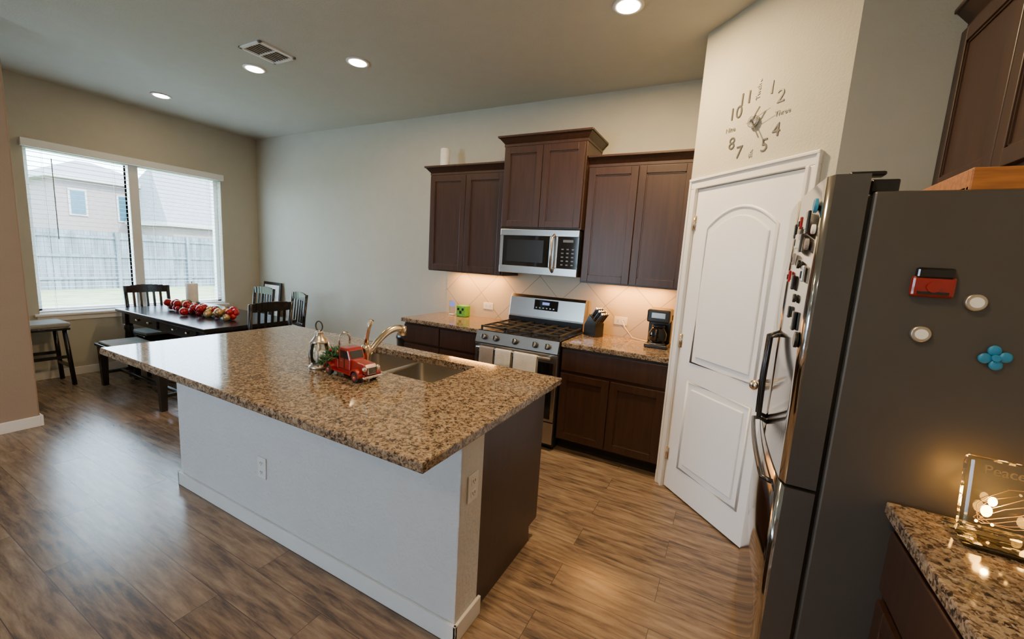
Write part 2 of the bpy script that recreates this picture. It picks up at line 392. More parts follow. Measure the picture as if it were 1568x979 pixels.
# ---- kitchen island
IX0, IX1, IY0, IY1 = -3.03, -.745, .91, 2.05
SX0, SX1, SY0, SY1 = -1.99, -1.22, 1.54, 1.93
b = B('kitchen_island')
b.box(-2.90, -.80, 1.20, 1.36, 0, .866, 'islandwall', .006)
b.box(-2.89, -2.87, 1.36, 1.98, .0, .866, 'cab')
b.prism([(1.36, 0), (1.90, 0), (1.90, .10), (1.98, .10), (1.98, .866), (1.36, .866)], -.835, -.812, 'cab', 'X')
b.box(-.812, -.806, 1.36, 1.98, .10, .866, 'cab', .001)
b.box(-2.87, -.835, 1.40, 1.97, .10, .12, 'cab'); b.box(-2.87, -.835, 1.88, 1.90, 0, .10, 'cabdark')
b.box(-2.87, -.835, 1.96, 1.98, .12, .866, 'cab')
b.M = T(-.83, 1.98, 0) @ Rz(180)
w = 2.03/5
for i in range(5):
    b.shaker(i*w+.005, (i+1)*w-.005, .13, .66); b.shaker(i*w+.005, (i+1)*w-.005, .68, .85, panel=False)
b.M = Matrix()
b.box(-2.914, -.786, 1.186, 1.20, 0, .085, 'trim', .003); b.box(-.80, -.786, 1.186, 1.372, 0, .085, 'trim', .003); b.box(-2.914, -2.90, 1.186, 1.372, 0, .085, 'trim', .003)
b.box(-.80, -.79, 1.195, 1.36, .845, .866, 'trim')
t = bmesh.new()
xs = [IX0, SX0, SX1, IX1]; ys = [IY0, SY0, SY1, IY1]
V = [[t.verts.new((x, y, CT)) for y in ys] for x in xs]
for i in range(3):
    for j in range(3):
        if i == 1 and j == 1: continue
        t.faces.new((V[i][j], V[i+1][j], V[i+1][j+1], V[i][j+1]))
r = bmesh.ops.extrude_face_region(t, geom=t.faces[:])
for v in r['geom']:
    if isinstance(v, bmesh.types.BMVert): v.co.z -= .038
bmesh.ops.recalc_face_normals(t, faces=t.faces)
es = []
for e in t.edges:
    a, c = e.verts
    for ax, val in ((0, IX0), (0, IX1), (1, IY0), (1, IY1)):
        if abs(a.co[ax]-val) < 1e-5 and abs(c.co[ax]-val) < 1e-5 and abs(a.co.z-c.co.z) < 1e-5:
            es.append(e); break
bmesh.ops.bevel(t, geom=es, offset=.006, segments=2, profile=.5, affect='EDGES')
b.add(t, 'granite')
b.done()

# ---- sink
b = B('kitchen_sink')
def basin(x0, x1, y0, y1, z0, z1):
    t = bmesh.new(); bmesh.ops.create_cube(t, size=1)
    for v in t.verts: v.co = Vector(((x0+x1)/2+v.co.x*(x1-x0), (y0+y1)/2+v.co.y*(y1-y0), (z0+z1)/2+v.co.z*(z1-z0)))
    bmesh.ops.delete(t, geom=[f for f in t.faces if f.normal.z > .9], context='FACES')
    es = [e for e in t.edges if len(e.link_faces) == 2]
    bmesh.ops.bevel(t, geom=es, offset=.035, segments=4, profile=.5, affect='EDGES')
    bmesh.ops.reverse_faces(t, faces=t.faces)
    b.add(t, 'sink', True)
    b.cyl(((x0+x1)/2, (y0+y1)/2, z0+.002), .04, .004, 'chrome'); b.cyl(((x0+x1)/2, (y0+y1)/2, z0+.004), .022, .004, 'black')
xm = SX0+.36
basin(SX0+.006, xm-.012, SY0+.006, SY1-.006, .70, .864); basin(xm+.012, SX1-.006, SY0+.006, SY1-.006, .68, .864)
b.box(xm-.013, xm+.013, SY0, SY1, .85, .864, 'sink', .004)
b.box(SX0-.02, SX0+.008, SY0-.02, SY1+.02, .858, .8655, 'sink'); b.box(SX1-.008, SX1+.02, SY0-.02, SY1+.02, .858, .8655, 'sink')
b.box(SX0, SX1, SY0-.02, SY0+.008, .858, .8655, 'sink'); b.box(SX0, SX1, SY1-.008, SY1+.02, .858, .8655, 'sink')
b.done()
b = B('kitchen_faucet'); fx, fy = -1.60, 1.48
b.lathe([(.032, 0), (.032, .006), (.026, .012), (.023, .05), (.025, .09), (.028, .12), (.022, .14), (.009, .147)], (fx, fy, CT), 'nickel')
pts = []
for i in range(13):
    u = i/12; pts.append((fx+.01*u, fy+.01+.235*u, CT+.09+.115*math.sin(u*PI*.62)))
b.tube(pts, .013, 'nickel', 12, rs=[.016+.004*(i/12) for i in range(13)])
e = pts[-1]; b.cyl((e[0], e[1]+.004, e[2]-.012), .022, .05, 'nickel')
b.tube([(fx, fy, CT+.14), (fx+.008, fy-.004, CT+.18), (fx+.025, fy-.008, CT+.23), (fx+.045, fy-.01, CT+.275)], .008, 'nickel', 10, rs=[.013, .010, .009, .013])
b.done()
b = B('water_filter_faucet'); gx, gy = -1.80, 1.48
b.lathe([(.020, 0), (.020, .005), (.012, .012), (.010, .06), (.006, .065)], (gx, gy, CT), 'chrome')
pts = [(gx, gy, CT+.06), (gx, gy, CT+.13)]+[(gx, gy+.035-.035*math.cos(a), CT+.13+.045*math.sin(a)) for a in [PI*i/8 for i in range(1, 9)]]+[(gx, gy+.07, CT+.11)]
b.tube(pts, .006, 'chrome', 10)
b.box(gx-.004, gx+.045, gy-.004, gy+.004, CT+.045, CT+.055, 'chrome', .002)
b.done()

b = B('candle_lantern'); lx, ly = -1.84, 1.39
b.lathe([(.050, 0), (.052, .008), (.046, .016), (.040, .022)], (lx, ly, CT), 'copper')
b.lathe([(.036, .022), (.046, .05), (.047, .09), (.040, .125), (.034, .135)], (lx, ly, CT), 'glass')
b.lathe([(.042, .132), (.044, .138), (.034, .150), (.022, .168), (.018, .182), (.021, .188), (.010, .196)], (lx, ly, CT), 'copper')
for i in range(4):
    a = PI/4+i*PI/2
    b.tube([(lx+.045*math.cos(a), ly+.045*math.sin(a), CT+.01), (lx+.052*math.cos(a), ly+.052*math.sin(a), CT+.07), (lx+.043*math.cos(a), ly+.043*math.sin(a), CT+.138)], .003, 'copper', 6)
b.cyl((lx, ly, CT+.055), .018, .066, 'paper'); b.cyl((lx, ly, CT+.094), .0015, .012, 'black', seg=6)
b.tube([(lx+.026*math.cos(a), ly, CT+.218+.026*math.sin(a)) for a in [2*PI*i/20 for i in range(20)]], .0035, 'blackmatte', 6, True)
b.done()

def sprigs(b, c, ext, n, k='green', ln=.03):
    for i in range(n):
        p = Vector(c)+Vector((random.uniform(-1, 1)*ext[0], random.uniform(-1, 1)*ext[1], random.uniform(-1, 1)*ext[2]))
        R = Matrix.Rotation(random.uniform(0, 6.28), 4, 'Z') @ Matrix.Rotation(random.uniform(.2, 1.6), 4, 'Y')
        b.cyl((0, 0, ln/2), .005, ln, k, seg=5, r2=.0008, X=T(*p) @ R)

b = B('toy_pickup_truck'); b.M = T(-1.595, 1.385, CT) @ Rz(-6)
b.box(-.155, .145, -.038, .038, .026, .042, 'red', .004)
b.prism([(.03, .042), (.15, .042), (.153, .075), (.14, .088), (.03, .095)], -.034, .034, 'red', bev=.006)
b.box(.150, .157, -.022, .022, .042, .078, 'chrome', .002)
for i in range(6): b.box(.155, .159, -.019+i*.0075, -.016+i*.0075, .045, .075, 'black')
b.prism([(-.045, .042), (.045, .042), (.048, .095), (.030, .140), (.018, .148), (-.030, .148), (-.043, .138)], -.043, .043, 'red', bev=.007)
for s_ in (-1, 1):
    b.prism([(-.028, .098), (.036, .098), (.024, .134), (-.028, .134)], s_*.0425, s_*.0445, 'blackglass')
    b.box(.002, .005, min(s_*.043, s_*.0455), max(s_*.043, s_*.0455), .05, .137, 'black')
    b.box(-.02, -.008, min(s_*.043, s_*.048), max(s_*.043, s_*.048), .083, .087, 'chrome')
    b.sph((.150, s_*.038, .070), .012, 'chrome')
    for wx in (.105, -.105):
        pr = [(wx+.036*math.cos(a), .030+.036*math.sin(a)) for a in [PI*i/12 for i in range(13)]]
        pr += [(wx+.028*math.cos(a), .030+.028*math.sin(a)) for a in [PI*i/12 for i in range(12, -1, -1)]]
        t_ = (.034, .064) if s_ > 0 else (-.064, -.034)
        b.prism(pr, t_[0], t_[1], 'red')
        b.cyl((wx, s_*.050, .026), .026, .020, 'rubber', 'Y', bev=.004)
        b.cyl((wx, s_*.061, .026), .014, .003, 'red', 'Y'); b.cyl((wx, s_*.063, .026), .006, .004, 'chrome', 'Y')
    b.box(-.075, .075, min(s_*.036, s_*.058), max(s_*.036, s_*.058), .028, .034, 'red', .002)
    b.box(-.155, -.048, min(s_*.038, s_*.043), max(s_*.038, s_*.043), .042, .085, 'red', .002)
b.prism([(.046, .100), (.047, .102), (.033, .136), (.031, .134)], -.034, .034, 'blackglass')
b.box(-.158, -.152, -.043, .043, .042, .085, 'red', .002); b.box(.158, .165, -.055, .055, .026, .038, 'chrome', .003); b.box(-.168, -.160, -.05, .05, .028, .038, 'chrome', .003)
sprigs(b, (-.105, 0, .095), (.05, .035, .012), 130, ln=.034)
sprigs(b, (-.13, -.055, .060), (.035, .012, .022), 60, ln=.026)
for i in range(7): b.sph((-.10+random.uniform(-.045, .045), random.uniform(-.03, .03), .112), .007, 'redball')
b.done()

# ---- cabinets on back wall
BW = BY-.001
def crown(b, x0, x1, y0, y1, z, el=.05, er=.05):
    b.box(x0-.004*(el > 0), x1+.004*(er > 0), y0-.004, y1, z-.02, z, 'cab')
    b.frus(x0, x1, y0, y1, z, z+.045, 'cab', (el*.8, er*.8, .04, 0)); b.box(x0-el, x1+er, y0-.05, y1, z+.045, z+.062, 'cab', .003)
UY = 3.33
def upper(name, x0, x1, z0, z1, yf, el, er, light=True):
    b = B(name); b.box(x0, x1, yf, BW, z0, z1, 'cab', .002)
    b.M = T(0, yf, 0); xm = (x0+x1)/2
    b.shaker(x0+.012, xm-.003, z0+.012, z1-.03); b.shaker(xm+.003, x1-.012, z0+.012, z1-.03)
    b.M = Matrix(); crown(b, x0, x1, yf, BW, z1, el, er)
    if light: b.box(x0+.1, x1-.1, yf+.15, yf+.21, z0-.006, z0, 'undl', .002)
    b.done()
upper('upper_cabinet', -2.73, -1.87, 1.365, 2.31, UY, .05, 0)
upper('upper_cabinet', -1.12, -.312, 1.365, 2.31, UY, 0, 0)
upper('upper_cabinet', -1.868, -1.122, 1.79, 2.50, 3.26, .05, .05, False)
def under(x0, x1):
    l = bpy.data.lights.new('undercab_lamp', 'AREA'); l.shape = 'RECTANGLE'; l.size = x1-x0-.3; l.size_y = .05; l.energy = 9.5; l.color = (1, .42, .09)
    o = bpy.data.objects.new('undercabinet_light', l); o.location = ((x0+x1)/2, UY+.22, 1.352); scene.collection.objects.link(o)
under(-2.73, -1.87); under(-1.12, -.312)

def base(name, x0, x1, n, drawer_split=1):
    b = B(name); yf = 3.03
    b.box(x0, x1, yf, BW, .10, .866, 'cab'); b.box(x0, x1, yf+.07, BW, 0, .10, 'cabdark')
    b.M = T(0, yf, 0)
    w = (x1-x0)/n
    for i in range(n): b.shaker(x0+i*w+.006, x0+(i+1)*w-.006, .115, .655)
    for i in range(drawer_split):
        w = (x1-x0)/drawer_split; b.shaker(x0+i*w+.006, x0+(i+1)*w-.006, .68, .845, panel=False)
    b.M = Matrix()
    b.box(x0-(.025 if x0 < -2 else 0), x1, 2.995, BW, .866, CT, 'granite', .005)
    b.done()
base('base_cabinet', -2.75, -1.885, 2, 2)
base('base_cabinet', -1.115, -.312, 2, 1)
b = B('wall_backsplash'); b.box(-2.73, -.311, BY-.009, BY, CT, 1.40, 'tile'); b.done()

# ---- microwave
b = B('microwave'); x0, x1, yf, z0, z1 = -1.862, -1.128, 3.25, 1.405, 1.785
b.box(x0, x1, yf+.03, BY-.01, z0, z1, 'black', .003)
b.box(x0, x1, yf, yf+.03, z1-.055, z1, 'steel', .003)
b.box(x0, x1, yf, yf+.03, z0, z0+.065, 'steel', .003)
b.box(x0, x1, yf+.004, yf+.03, z0+.065, z1-.055, 'blackglass')
b.box(x0, x0+.03, yf, yf+.03, z0+.065, z1-.055, 'steel'); b.box(-1.385, -1.31, yf, yf+.02, z0+.065, z1-.055, 'steel', .002)
b.box(x0+.07, -1.44, yf+.001, yf+.004, z0+.10, z1-.09, 'black')
b.tube([(-1.345, yf, z1-.04), (-1.345, yf-.045, z1-.07), (-1.345, yf-.055, z1-.19), (-1.345, yf-.045, z0+.06), (-1.345, yf, z0+.03)], .011, 'steel', 10)
for i in range(5):
    for j in range(3): b.box(-1.275+j*.045, -1.255+j*.045, yf+.002, yf+.005, z0+.09+i*.032, z0+.100+i*.032, 'clock')
b.box(-1.265, -1.175, yf+.002, yf+.005, z1-.10, z1-.08, 'clock')
for i in range(14): b.box(x0+.02+i*.05, x0+.055+i*.05, yf+.06, yf+.2, z0-.001, z0+.001, 'blackmatte')
b.done()

# ---- range
b = B('gas_range'); x0, x1, yf = -1.879, -1.121, 2.985
b.box(x0, x1, yf, 3.64, .03, .895, 'black', .003)
for x in (x0+.04, x1-.04):
    for y in (yf+.05, 3.58): b.cyl((x, y, .015), .02, .03, 'black')
b.box(x0, x1, yf-.03, yf, .06, .24, 'steel', .004)
b.box(x0, x1, yf-.035, yf, .25, .80, 'steel', .004); b.box(x0+.03, x1-.03, yf-.038, yf-.03, .27, .73, 'blackglass', .002)
b.prism([(yf-.045, .81), (yf, .81), (yf, .905), (yf-.015, .905)], x0, x1, 'steel', 'X')
for i, kx in enumerate((.09, .20, .38, .56, .67)):
    X = T(x0+kx, yf-.036, .856) @ Rx(70)
    b.cyl((0, 0, .010), .024, .020, 'black', X=X, bev=.003); b.cyl((0, 0, .028), .020, .022, 'steel', X=X, bev=.003); b.box(-.004, .004, -.018, .018, .036, .044, 'black', X=X)
hz = .775
b.tube([(x0+.04, yf-.085, hz), (x1-.04, yf-.085, hz)], .011, 'steel', 12)
for x in (x0+.06, x1-.06): b.box(x-.012, x+.012, yf-.085, yf-.03, hz-.012, hz+.012, 'steel', .003)
b.box(x0, x1, yf-.01, 3.58, .895, .912, 'black', .004)
for cx in (x0+.18, x0+.38, x0+.58):
    for cy in ((3.13, 3.43) if cx != x0+.38 else (3.28,)):
        b.cyl((cx, cy, .917), .045, .012, 'blackmatte'); b.cyl((cx, cy, .927), .03, .012, 'blackmatte', bev=.003)
for g in range(3):
    a = x0+.015+g*.245; c = a+.238
    for y in (3.0, 3.27, 3.54): b.box(a, c, y, y+.014, .93, .946, 'blackmatte', .003)
    for x in (a, (a+c)/2-.007, c-.014): b.box(x, x+.014, 3.0, 3.554, .93, .946, 'blackmatte', .003)
    for y in (3.13, 3.42): b.box(a+.02, c-.02, y, y+.012, .931, .944, 'blackmatte', .002)
    for x in (a, c-.014):
        for y in (3.0, 3.54): b.box(x, x+.014, y, y+.014, .91, .932, 'blackmatte')
b.prism([(3.54, .912), (3.645, .912), (3.645, 1.19), (3.575, 1.195), (3.555, 1.17), (3.53, 1.0), (3.53, .93)], x0, x1, 'steel', 'X', bev=.004)
b.box(x0+.001, x1-.001, 3.525, 3.60, .912, .985, 'black', .003)
X = T((x0+x1)/2, 3.546, 1.11) @ Rx(-8)
b.box(-.12, .12, -.008, .006, -.045, .05, 'blackglass', .002, X=X); b.box(-.035, .035, -.010, -.006, .005, .03, 'lcd', X=X)
for i in range(6): b.box(-.10+i*.035, -.085+i*.035, -.010, -.006, -.03, -.02, 'silver', X=X)
b.done()
def towel(x0, x1, k, drop):
    b = B('kitchen_towel'); yc = yf-.085; r = .0145
    prof = [(yc+r+.004, hz-drop*.7)]+[(yc+r*math.cos(a), hz+r*math.sin(a)) for a in [PI*i/8 for i in range(9)]]+[(yc-r-.004, hz-drop*.5), (yc-r-.006, hz-drop)]
    t = bmesh.new(); n = 14; rows = []
    for p in prof:
        low = max(0, (hz-p[1])/drop); row = []
        for i in range(n+1):
            u = i/n; row.append(t.verts.new((x0+(x1-x0)*u, p[0]-abs(math.sin(u*PI*2.5))*.008*low*(1 if p[0] < yc else -.3), p[1])))
        rows.append(row)
    for i in range(len(rows)-1):
        for j in range(n): t.faces.new((rows[i][j], rows[i][j+1], rows[i+1][j+1], rows[i+1][j]))
    b.add(t, k, True); o = b.done()
    m = o.modifiers.new('thick', 'SOLIDIFY'); m.thickness = .003; m.offset = 1
towel(-1.80, -1.665, 'towelg', .24); towel(-1.645, -1.50, 'towelw', .19); towel(-1.475, -1.27, 'towelw', .22)

# ---- counter items (back)
b = B('coffee_maker'); cx, cy = -.46, 3.40; C1 = CT+.001
b.box(cx-.085, cx+.085, cy-.11, cy+.11, C1, C1+.03, 'black', .006)
b.box(cx-.085, cx+.085, cy+.03, cy+.11, C1+.03, C1+.26, 'black', .006); b.box(cx-.085, cx+.085, cy-.10, cy+.11, C1+.20, C1+.30, 'black', .012)
b.cyl((cx, cy-.035, C1+.033), .062, .006, 'steel'); b.lathe([(.05, .036), (.066, .06), (.068, .11), (.050, .145), (.045, .160)], (cx, cy-.035, C1), 'blackglass')
b.cyl((cx, cy-.035, C1+.168), .048, .016, 'black'); b.tube([(cx, cy-.085, C1+.15), (cx, cy-.125, C1+.145), (cx, cy-.13, C1+.09), (cx, cy-.10, C1+.06)], .007, 'black', 8)
b.box(cx-.05, cx+.05, cy-.103, cy-.10, C1+.235, C1+.275, 'steel', .001)
b.done()
b = B('knife_block'); b.M = T(-1.01, 3.47, C1) @ Rz(60)
b.prism([(-.075, 0), (.065, 0), (.065, .09), (.01, .19), (-.075, .12)], -.05, .05, 'black', 'X', bev=.003)
for i in range(4):
    for j in range(3):
        X = T(-.034+i*.023, -.058+j*.030, .118+j*.024) @ Rx(38)
        b.box(-.006, .006, -.008, .008, 0, .115-.006*j, 'black', .003, X=X); b.box(-.0064, .0064, -.0085, .0085, 0, .016, 'silver', X=X)
        b.box(-.0064, .0064, -.0085, .0085, .105-.006*j, .116-.006*j, 'silver', X=X)
b.done()
b = B('green_canister'); b.M = T(-2.42, 3.53, C1)
b.box(-.055, .055, -.05, .05, 0, .115, 'lime', .008)
for s_ in (-1, 1): b.box(s_*.027-.012, s_*.027+.012, -.052, -.049, .065, .09, 'black')
b.box(-.014, .014, -.052, -.049, .03, .062, 'black'); b.done()
b = B('smart_display'); b.M = T(-2.56, 3.53, C1)
b.box(-.03, .03, -.02, .02, 0, .012, 'white', .004); b.box(-.035, .035, -.008, .004, .01, .15, 'glass', .003); b.box(-.028, .028, -.004, .002, .09, .14, 'lcd', .001); b.done()
b = B('white_candle'); b.cyl((-2.62, 3.40, 2.373+.09), .046, .18, 'paper', bev=.008); b.cyl((-2.62, 3.40, 2.373+.186), .0015, .012, 'black', seg=6); b.done()

def outlet(X, w=.07, h=.115, horiz=False):
    b = B('electrical_outlet'); b.M = X
    if horiz: b.M = X @ Matrix.Rotation(PI/2, 4, 'Y')
    b.box(-w/2, w/2, -.006, 0, -h/2, h/2, 'white', .002)
    for s_ in (-1, 1):
        b.box(-.017, .017, -.008, -.005, s_*.025-.014, s_*.025+.014, 'white', .002)
        for q in (-1, 1): b.box(q*.007-.0015, q*.007+.0015, -.0085, -.0078, s_*.025-.003, s_*.025+.008, 'black')
        b.cyl((0, -.0082, s_*.025-.008), .002, .001, 'black', 'Y', 8)
    b.done()
outlet(T(-2.04, 1.199, .37)); outlet(T(-.799, 1.28, .63) @ Rz(90))
outlet(T(-2.19, BY-.0095, 1.03), horiz=True); outlet(T(-.82, BY-.0095, 1.04), horiz=True)
b = B('power_cord'); b.tube([(-.80, BY-.025, 1.04), (-.77, BY-.05, .99), (-.70, BY-.06, CT+.01), (-.60, 3.55, CT+.006), (-.5, 3.515, CT+.006)], .004, 'paper', 6); b.done()

b = B('trash_can'); b.lathe([(.13, 0), (.15, .02), (.165, .60), (.172, .61), (.172, .63), (.15, .68), (.09, .715), (.02, .725)], (-3.0, 3.42, 0), 'black'); b.box(-3.06, -2.94, 3.22, 3.28, .01, .03, 'steel', .004); b.done()

# ---- refrigerator
F0, F1 = 1.43, 2.32; yc = (F0+F1)/2; hw = (F1-F0)/2
XF, BOW = .204, .016
def onfront(y): return XF-BOW*(1-((y-yc)/hw)**2)
b = B('refrigerator')
b.box(.305, .98, F0+.004, F1-.004, .03, 1.755, 'fridgeside', .006)
for x in (.4, .9):
    for y in (F0+.06, F1-.06): b.cyl((x, y, .016), .025, .032, 'black')
b.box(.33, .36, F0+.02, F1-.02, .03, .06, 'black')
def fdoor(y0, y1, z0, z1):
    pts = []
    n = 14
    for i in range(n+1):
        y = y0+(y1-y0)*i/n; x = onfront(y)
        if min(y-y0, y1-y) < .012: x += .012
        pts.append((x, y))
    pts += [(.292, y1), (.292, y0)]
    t = bmesh.new(); A = [t.verts.new((*p, z0)) for p in pts]; C = [t.verts.new((*p, z1)) for p in pts]; m = len(pts)
    i1 = b.mi('fridgefront'); i2 = b.mi('fridgeedge')
    t.faces.new(A[::-1]); t.faces.new(C)
    for i in range(m): t.faces.new((A[i], A[(i+1) % m], C[(i+1) % m], C[i]))
    bmesh.ops.recalc_face_normals(t, faces=t.faces)
    me = bpy.data.meshes.new('t')
    for f in t.faces:
        fr = f.normal.x < -.5
        f.material_index = i1 if fr else i2; f.smooth = fr
    t.to_mesh(me); t.free(); b.bm.from_mesh(me); bpy.data.meshes.remove(me)
fdoor(F0, yc-.003, .90, 1.80); fdoor(yc+.003, F1, .90, 1.80); fdoor(F0, F1, .07, .888)
b.box(.291, .306, F0+.02, F1-.02, .08, 1.74, 'black')
for y in (F0+.05, F1-.05): b.box(.25, .33, y-.02, y+.02, 1.80, 1.812, 'black', .005); b.box(.30, .36, y-.02, y+.02, 1.755, 1.79, 'black', .004)
for y in (yc-.035, yc+.035):
    xx = onfront(y)
    b.tube([(xx+.005, y, 1.30), (xx-.030, y, 1.285), (xx-.033, y, 1.12), (xx-.030, y, .965), (xx+.005, y, .95)], .009, 'black', 10)
pts = [(onfront(F0+.10)+.005, F0+.10, .85)]+[(onfront(F0+.12+.65*i/8)-.028, F0+.12+.65*i/8, .85) for i in range(9)]+[(onfront(F1-.10)+.005, F1-.10, .85)]
b.tube(pts, .009, 'black', 10)
b.done()
for i, (y, z, sz, k) in enumerate([(1.52, 1.73, .03, 'blue'), (1.60, 1.69, .035, 'black'), (1.66, 1.63, .03, 'black'), (1.56, 1.62, .025, 'towelg'), (1.72, 1.70, .02, 'red'), (1.75, 1.64, .025, 'white'),
                                   (1.64, 1.56, .02, 'black'), (1.55, 1.53, .025, 'silver'), (1.70, 1.50, .025, 'black'), (1.62, 1.45, .02, 'black'), (1.76, 1.58, .02, 'towelg'), (1.58, 1.38, .03, 'black'), (1.50, 1.33, .035, 'black'),
                                   (1.82, 1.68, .025, 'black'), (1.80, 1.52, .02, 'redball'), (1.50, 1.66, .02, 'white'), (1.68, 1.40, .02, 'black')]):
    b = B('fridge_magnet'); x = onfront(y)-.001
    if i % 3 == 0: b.cyl((x-.005, y, z), sz*.7, .010, k, 'X', bev=.002)
    else: b.box(x-.009, x, y-sz*.6, y+sz*.6, z-sz, z+sz, k, .003); b.box(x-.012, x-.008, y-sz*.3, y+sz*.3, z-sz*.6, z+sz*.3, 'white' if k == 'black' else 'black', .001)
    b.done()
ys_ = F0+.0035
b = B('fridge_magnet'); b.M = T(.45, ys_, 1.52)
b.box(-.042, .042, -.018, 0, -.032, .02, 'red', .006); b.box(-.036, .036, -.02, 0, .015, .042, 'blackglass', .005); b.cyl((0, -.02, -.006), .014, .006, 'red', 'Y'); b.box(-.03, .03, -.021, -.016, -.025, -.018, 'black'); b.done()
for x, z in ((.535, 1.483), (.447, 1.392)):
    b = B('fridge_magnet'); b.cyl((x, ys_-.006, z), .021, .012, 'copper', 'Y', bev=.003); b.cyl((x, ys_-.013, z), .013, .004, 'white', 'Y'); b.done()
b = B('fridge_magnet'); b.M = T(.59, ys_, 1.352)
for a in range(4): b.sph((.018*math.cos(a*PI/2+.2), -.006, .018*math.sin(a*PI/2+.2)), .013, 'blue', (1, .4, 1))
b.cyl((0, -.008, 0), .008, .012, 'blue', 'Y'); b.done()
b = B('wooden_tray'); z_ = 1.756
b.box(.49, .66, 1.46, 1.80, z_, z_+.012, 'orangewood', .002)
b.box(.49, 1.0, 1.455, 1.475, z_, z_+.055, 'orangewood', .003); b.box(.49, 1.0, 1.785, 1.80, z_, z_+.055, 'orangewood', .003); b.box(.49, .505, 1.475, 1.785, z_, z_+.055, 'orangewood', .003); b.box(.985, 1.0, 1.475, 1.785, z_, z_+.055, 'orangewood', .003); b.box(.66, .99, 1.46, 1.80, z_, z_+.012, 'orangewood', .002); b.done()
b = B('upper_cabinet'); z0, z1 = 1.87, 2.52; RW = RX-.001
b.box(.69, RW, 1.43, 2.338, z0, z1, 'cab', .002)
b.M = T(.69, 2.338, 0) @ Rz(-90)
b.shaker(.012, .45, z0+.012, z1-.03); b.shaker(.456, .896, z0+.012, z1-.03)
b.box(-.0, .908, -.004, .329, z1-.02, z1, 'cab'); b.frus(0, .908, 0, .329, z1, z1+.045, 'cab', (0, .04, .04, 0)); b.box(0, .958, -.05, .329, z1+.045, z1+.062, 'cab', .003)
b.done()

# ---- right counter
RT = .928
b = B('base_cabinet')
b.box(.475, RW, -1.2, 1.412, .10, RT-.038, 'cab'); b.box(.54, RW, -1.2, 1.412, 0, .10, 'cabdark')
b.M = T(.475, 1.412, 0) @ Rz(-90)
for i in range(6):
    a = i*.435+.02; b.shaker(a+.006, a+.429, .115, .66); b.shaker(a+.006, a+.429, .69, .865, panel=False)
b.M = Matrix(); b.box(.445, RW, -1.2, 1.42, RT-.038, RT, 'granite', .005); b.done()

# ---- lighted glass block
b = B('lighted_glass_block'); b.M = T(.675, 1.345, RT+.001) @ Rz(-3)
b.box(-.13, .13, -.085, .03, 0, .012, 'glass', .004)
X = T(0, 0, .012) @ Rx(-10)
b.box(-.115, .115, -.02, .02, 0, .175, 'glass', .008, X=X)
P = []
for i in range(48):
    a = i*.55; P.append((.088*math.cos(a*.9), .008*math.sin(i*2.1), .07+.05*math.sin(a)))
for i in range(0, 48, 8): b.sph((X @ Vector(P[i])), .003, 'fairy', seg=8)
for (px, pz, pr) in ((-.07, .05, .010), (-.062, .075, .008), (.005, .035, .009), (.03, .045, .006)):
    b.sph((X @ Vector((px, 0, pz))), pr, 'fairy', (1, .8, 1.5), seg=10)
b.tube([X @ Vector(p) for p in P], .0007, 'gold', 5)
b.M = b.M @ X @ Rx(90)
b.text('Peace on Earth', .030, T(0, .150, .0205), 'gold')
for i in range(9):
    a = PI*i/8
    b.box(-.003, .003, .030, .044, -.0205, -.0195, 'gold', X=T(.03, .075, .040) @ Matrix.Rotation(a*2, 4, 'Z'))
b.done()
l = bpy.data.lights.new('block_lamp', 'POINT'); l.energy = .8; l.color = (1, .50, .12); l.shadow_soft_size = .006
o = bpy.data.objects.new('glass_block_lamp', l); o.location = (.62, 1.345, RT+.085); scene.collection.objects.link(o)

# ---- clock
b = B('wall_clock'); b.M = DM @ T(.452, 0, 2.335)
lab = ['Twelve', '1', '2', 'Three', '4', '5', 'Six', '7', '8', 'Nine', '10', '11']
for i, tx in enumerate(lab):
    a = PI/2-i*PI/6; R = .165
    X = T(R*math.cos(a), -.002, R*math.sin(a)) @ Rx(90)
    if len(tx) > 2:
        if i in (0, 6): X = X @ Rz(90)
        b.text(tx, .036, X, 'silver')
    else: b.text(tx, .095, X, 'clock')
b.cyl((0, -.012, 0), .032, .022, 'silver', 'Y', bev=.004); b.cyl((0, -.025, 0), .008, .01, 'chrome', 'Y')
b.box(-.004, .004, -.026, -.023, 0, .075, 'clock', X=Ry(35)); b.box(-.003, .003, -.028, -.026, 0, .12, 'clock', X=Ry(148)); b.box(-.001, .001, -.030, -.028, -.03, .12, 'clock', X=Ry(75))
b.done()

# ---- dining table, bench, chairs, stool
b = B('dining_table'); x0, x1, y0, y1 = -5.83, -4.04, 1.90, 2.78
b.box(x0, x1, y0, y1, .715, .75, 'blackwood', .006)
b.box(x0+.06, x1-.06, y0+.06, y0+.085, .60, .715, 'blackwood'); b.box(x0+.06, x1-.06, y1-.085, y1-.06, .60, .715, 'blackwood')
b.box(x0+.06, x0+.085, y0+.06, y1-.06, .60, .715, 'blackwood'); b.box(x1-.085, x1-.06, y0+.06, y1-.06, .60, .715, 'blackwood')
for x in (x0+.08, x1-.08):
    for y in (y0+.08, y1-.08):
        b.box(x-.04, x+.04, y-.04, y+.04, .58, .715, 'blackwood', .004)
        b.lathe([(.026, 0), (.03, .02), (.024, .04), (.034, .12), (.040, .40), (.034, .50), (.042, .53), (.036, .56), (.04, .58)], (x, y, 0), 'blackwood', 16)
for i in range(2):
    a = x0+.25+i*.75; b.box(a, a+.55, y0+.048, y0+.06, .615, .705, 'blackwood', .003)
    for q in (.15, .40): b.sph((a+q, y0+.038, .66), .013, 'nickel')
b.done()
b = B('dining_bench'); x0, x1, y0, y1 = -5.58, -4.27, 1.64, 1.99
b.box(x0, x1, y0, y1, .415, .44, 'blackwood', .004); b.box(x0+.03, x1-.03, y0+.02, y1-.02, .44, .462, 'cushion', .009, seg=3)
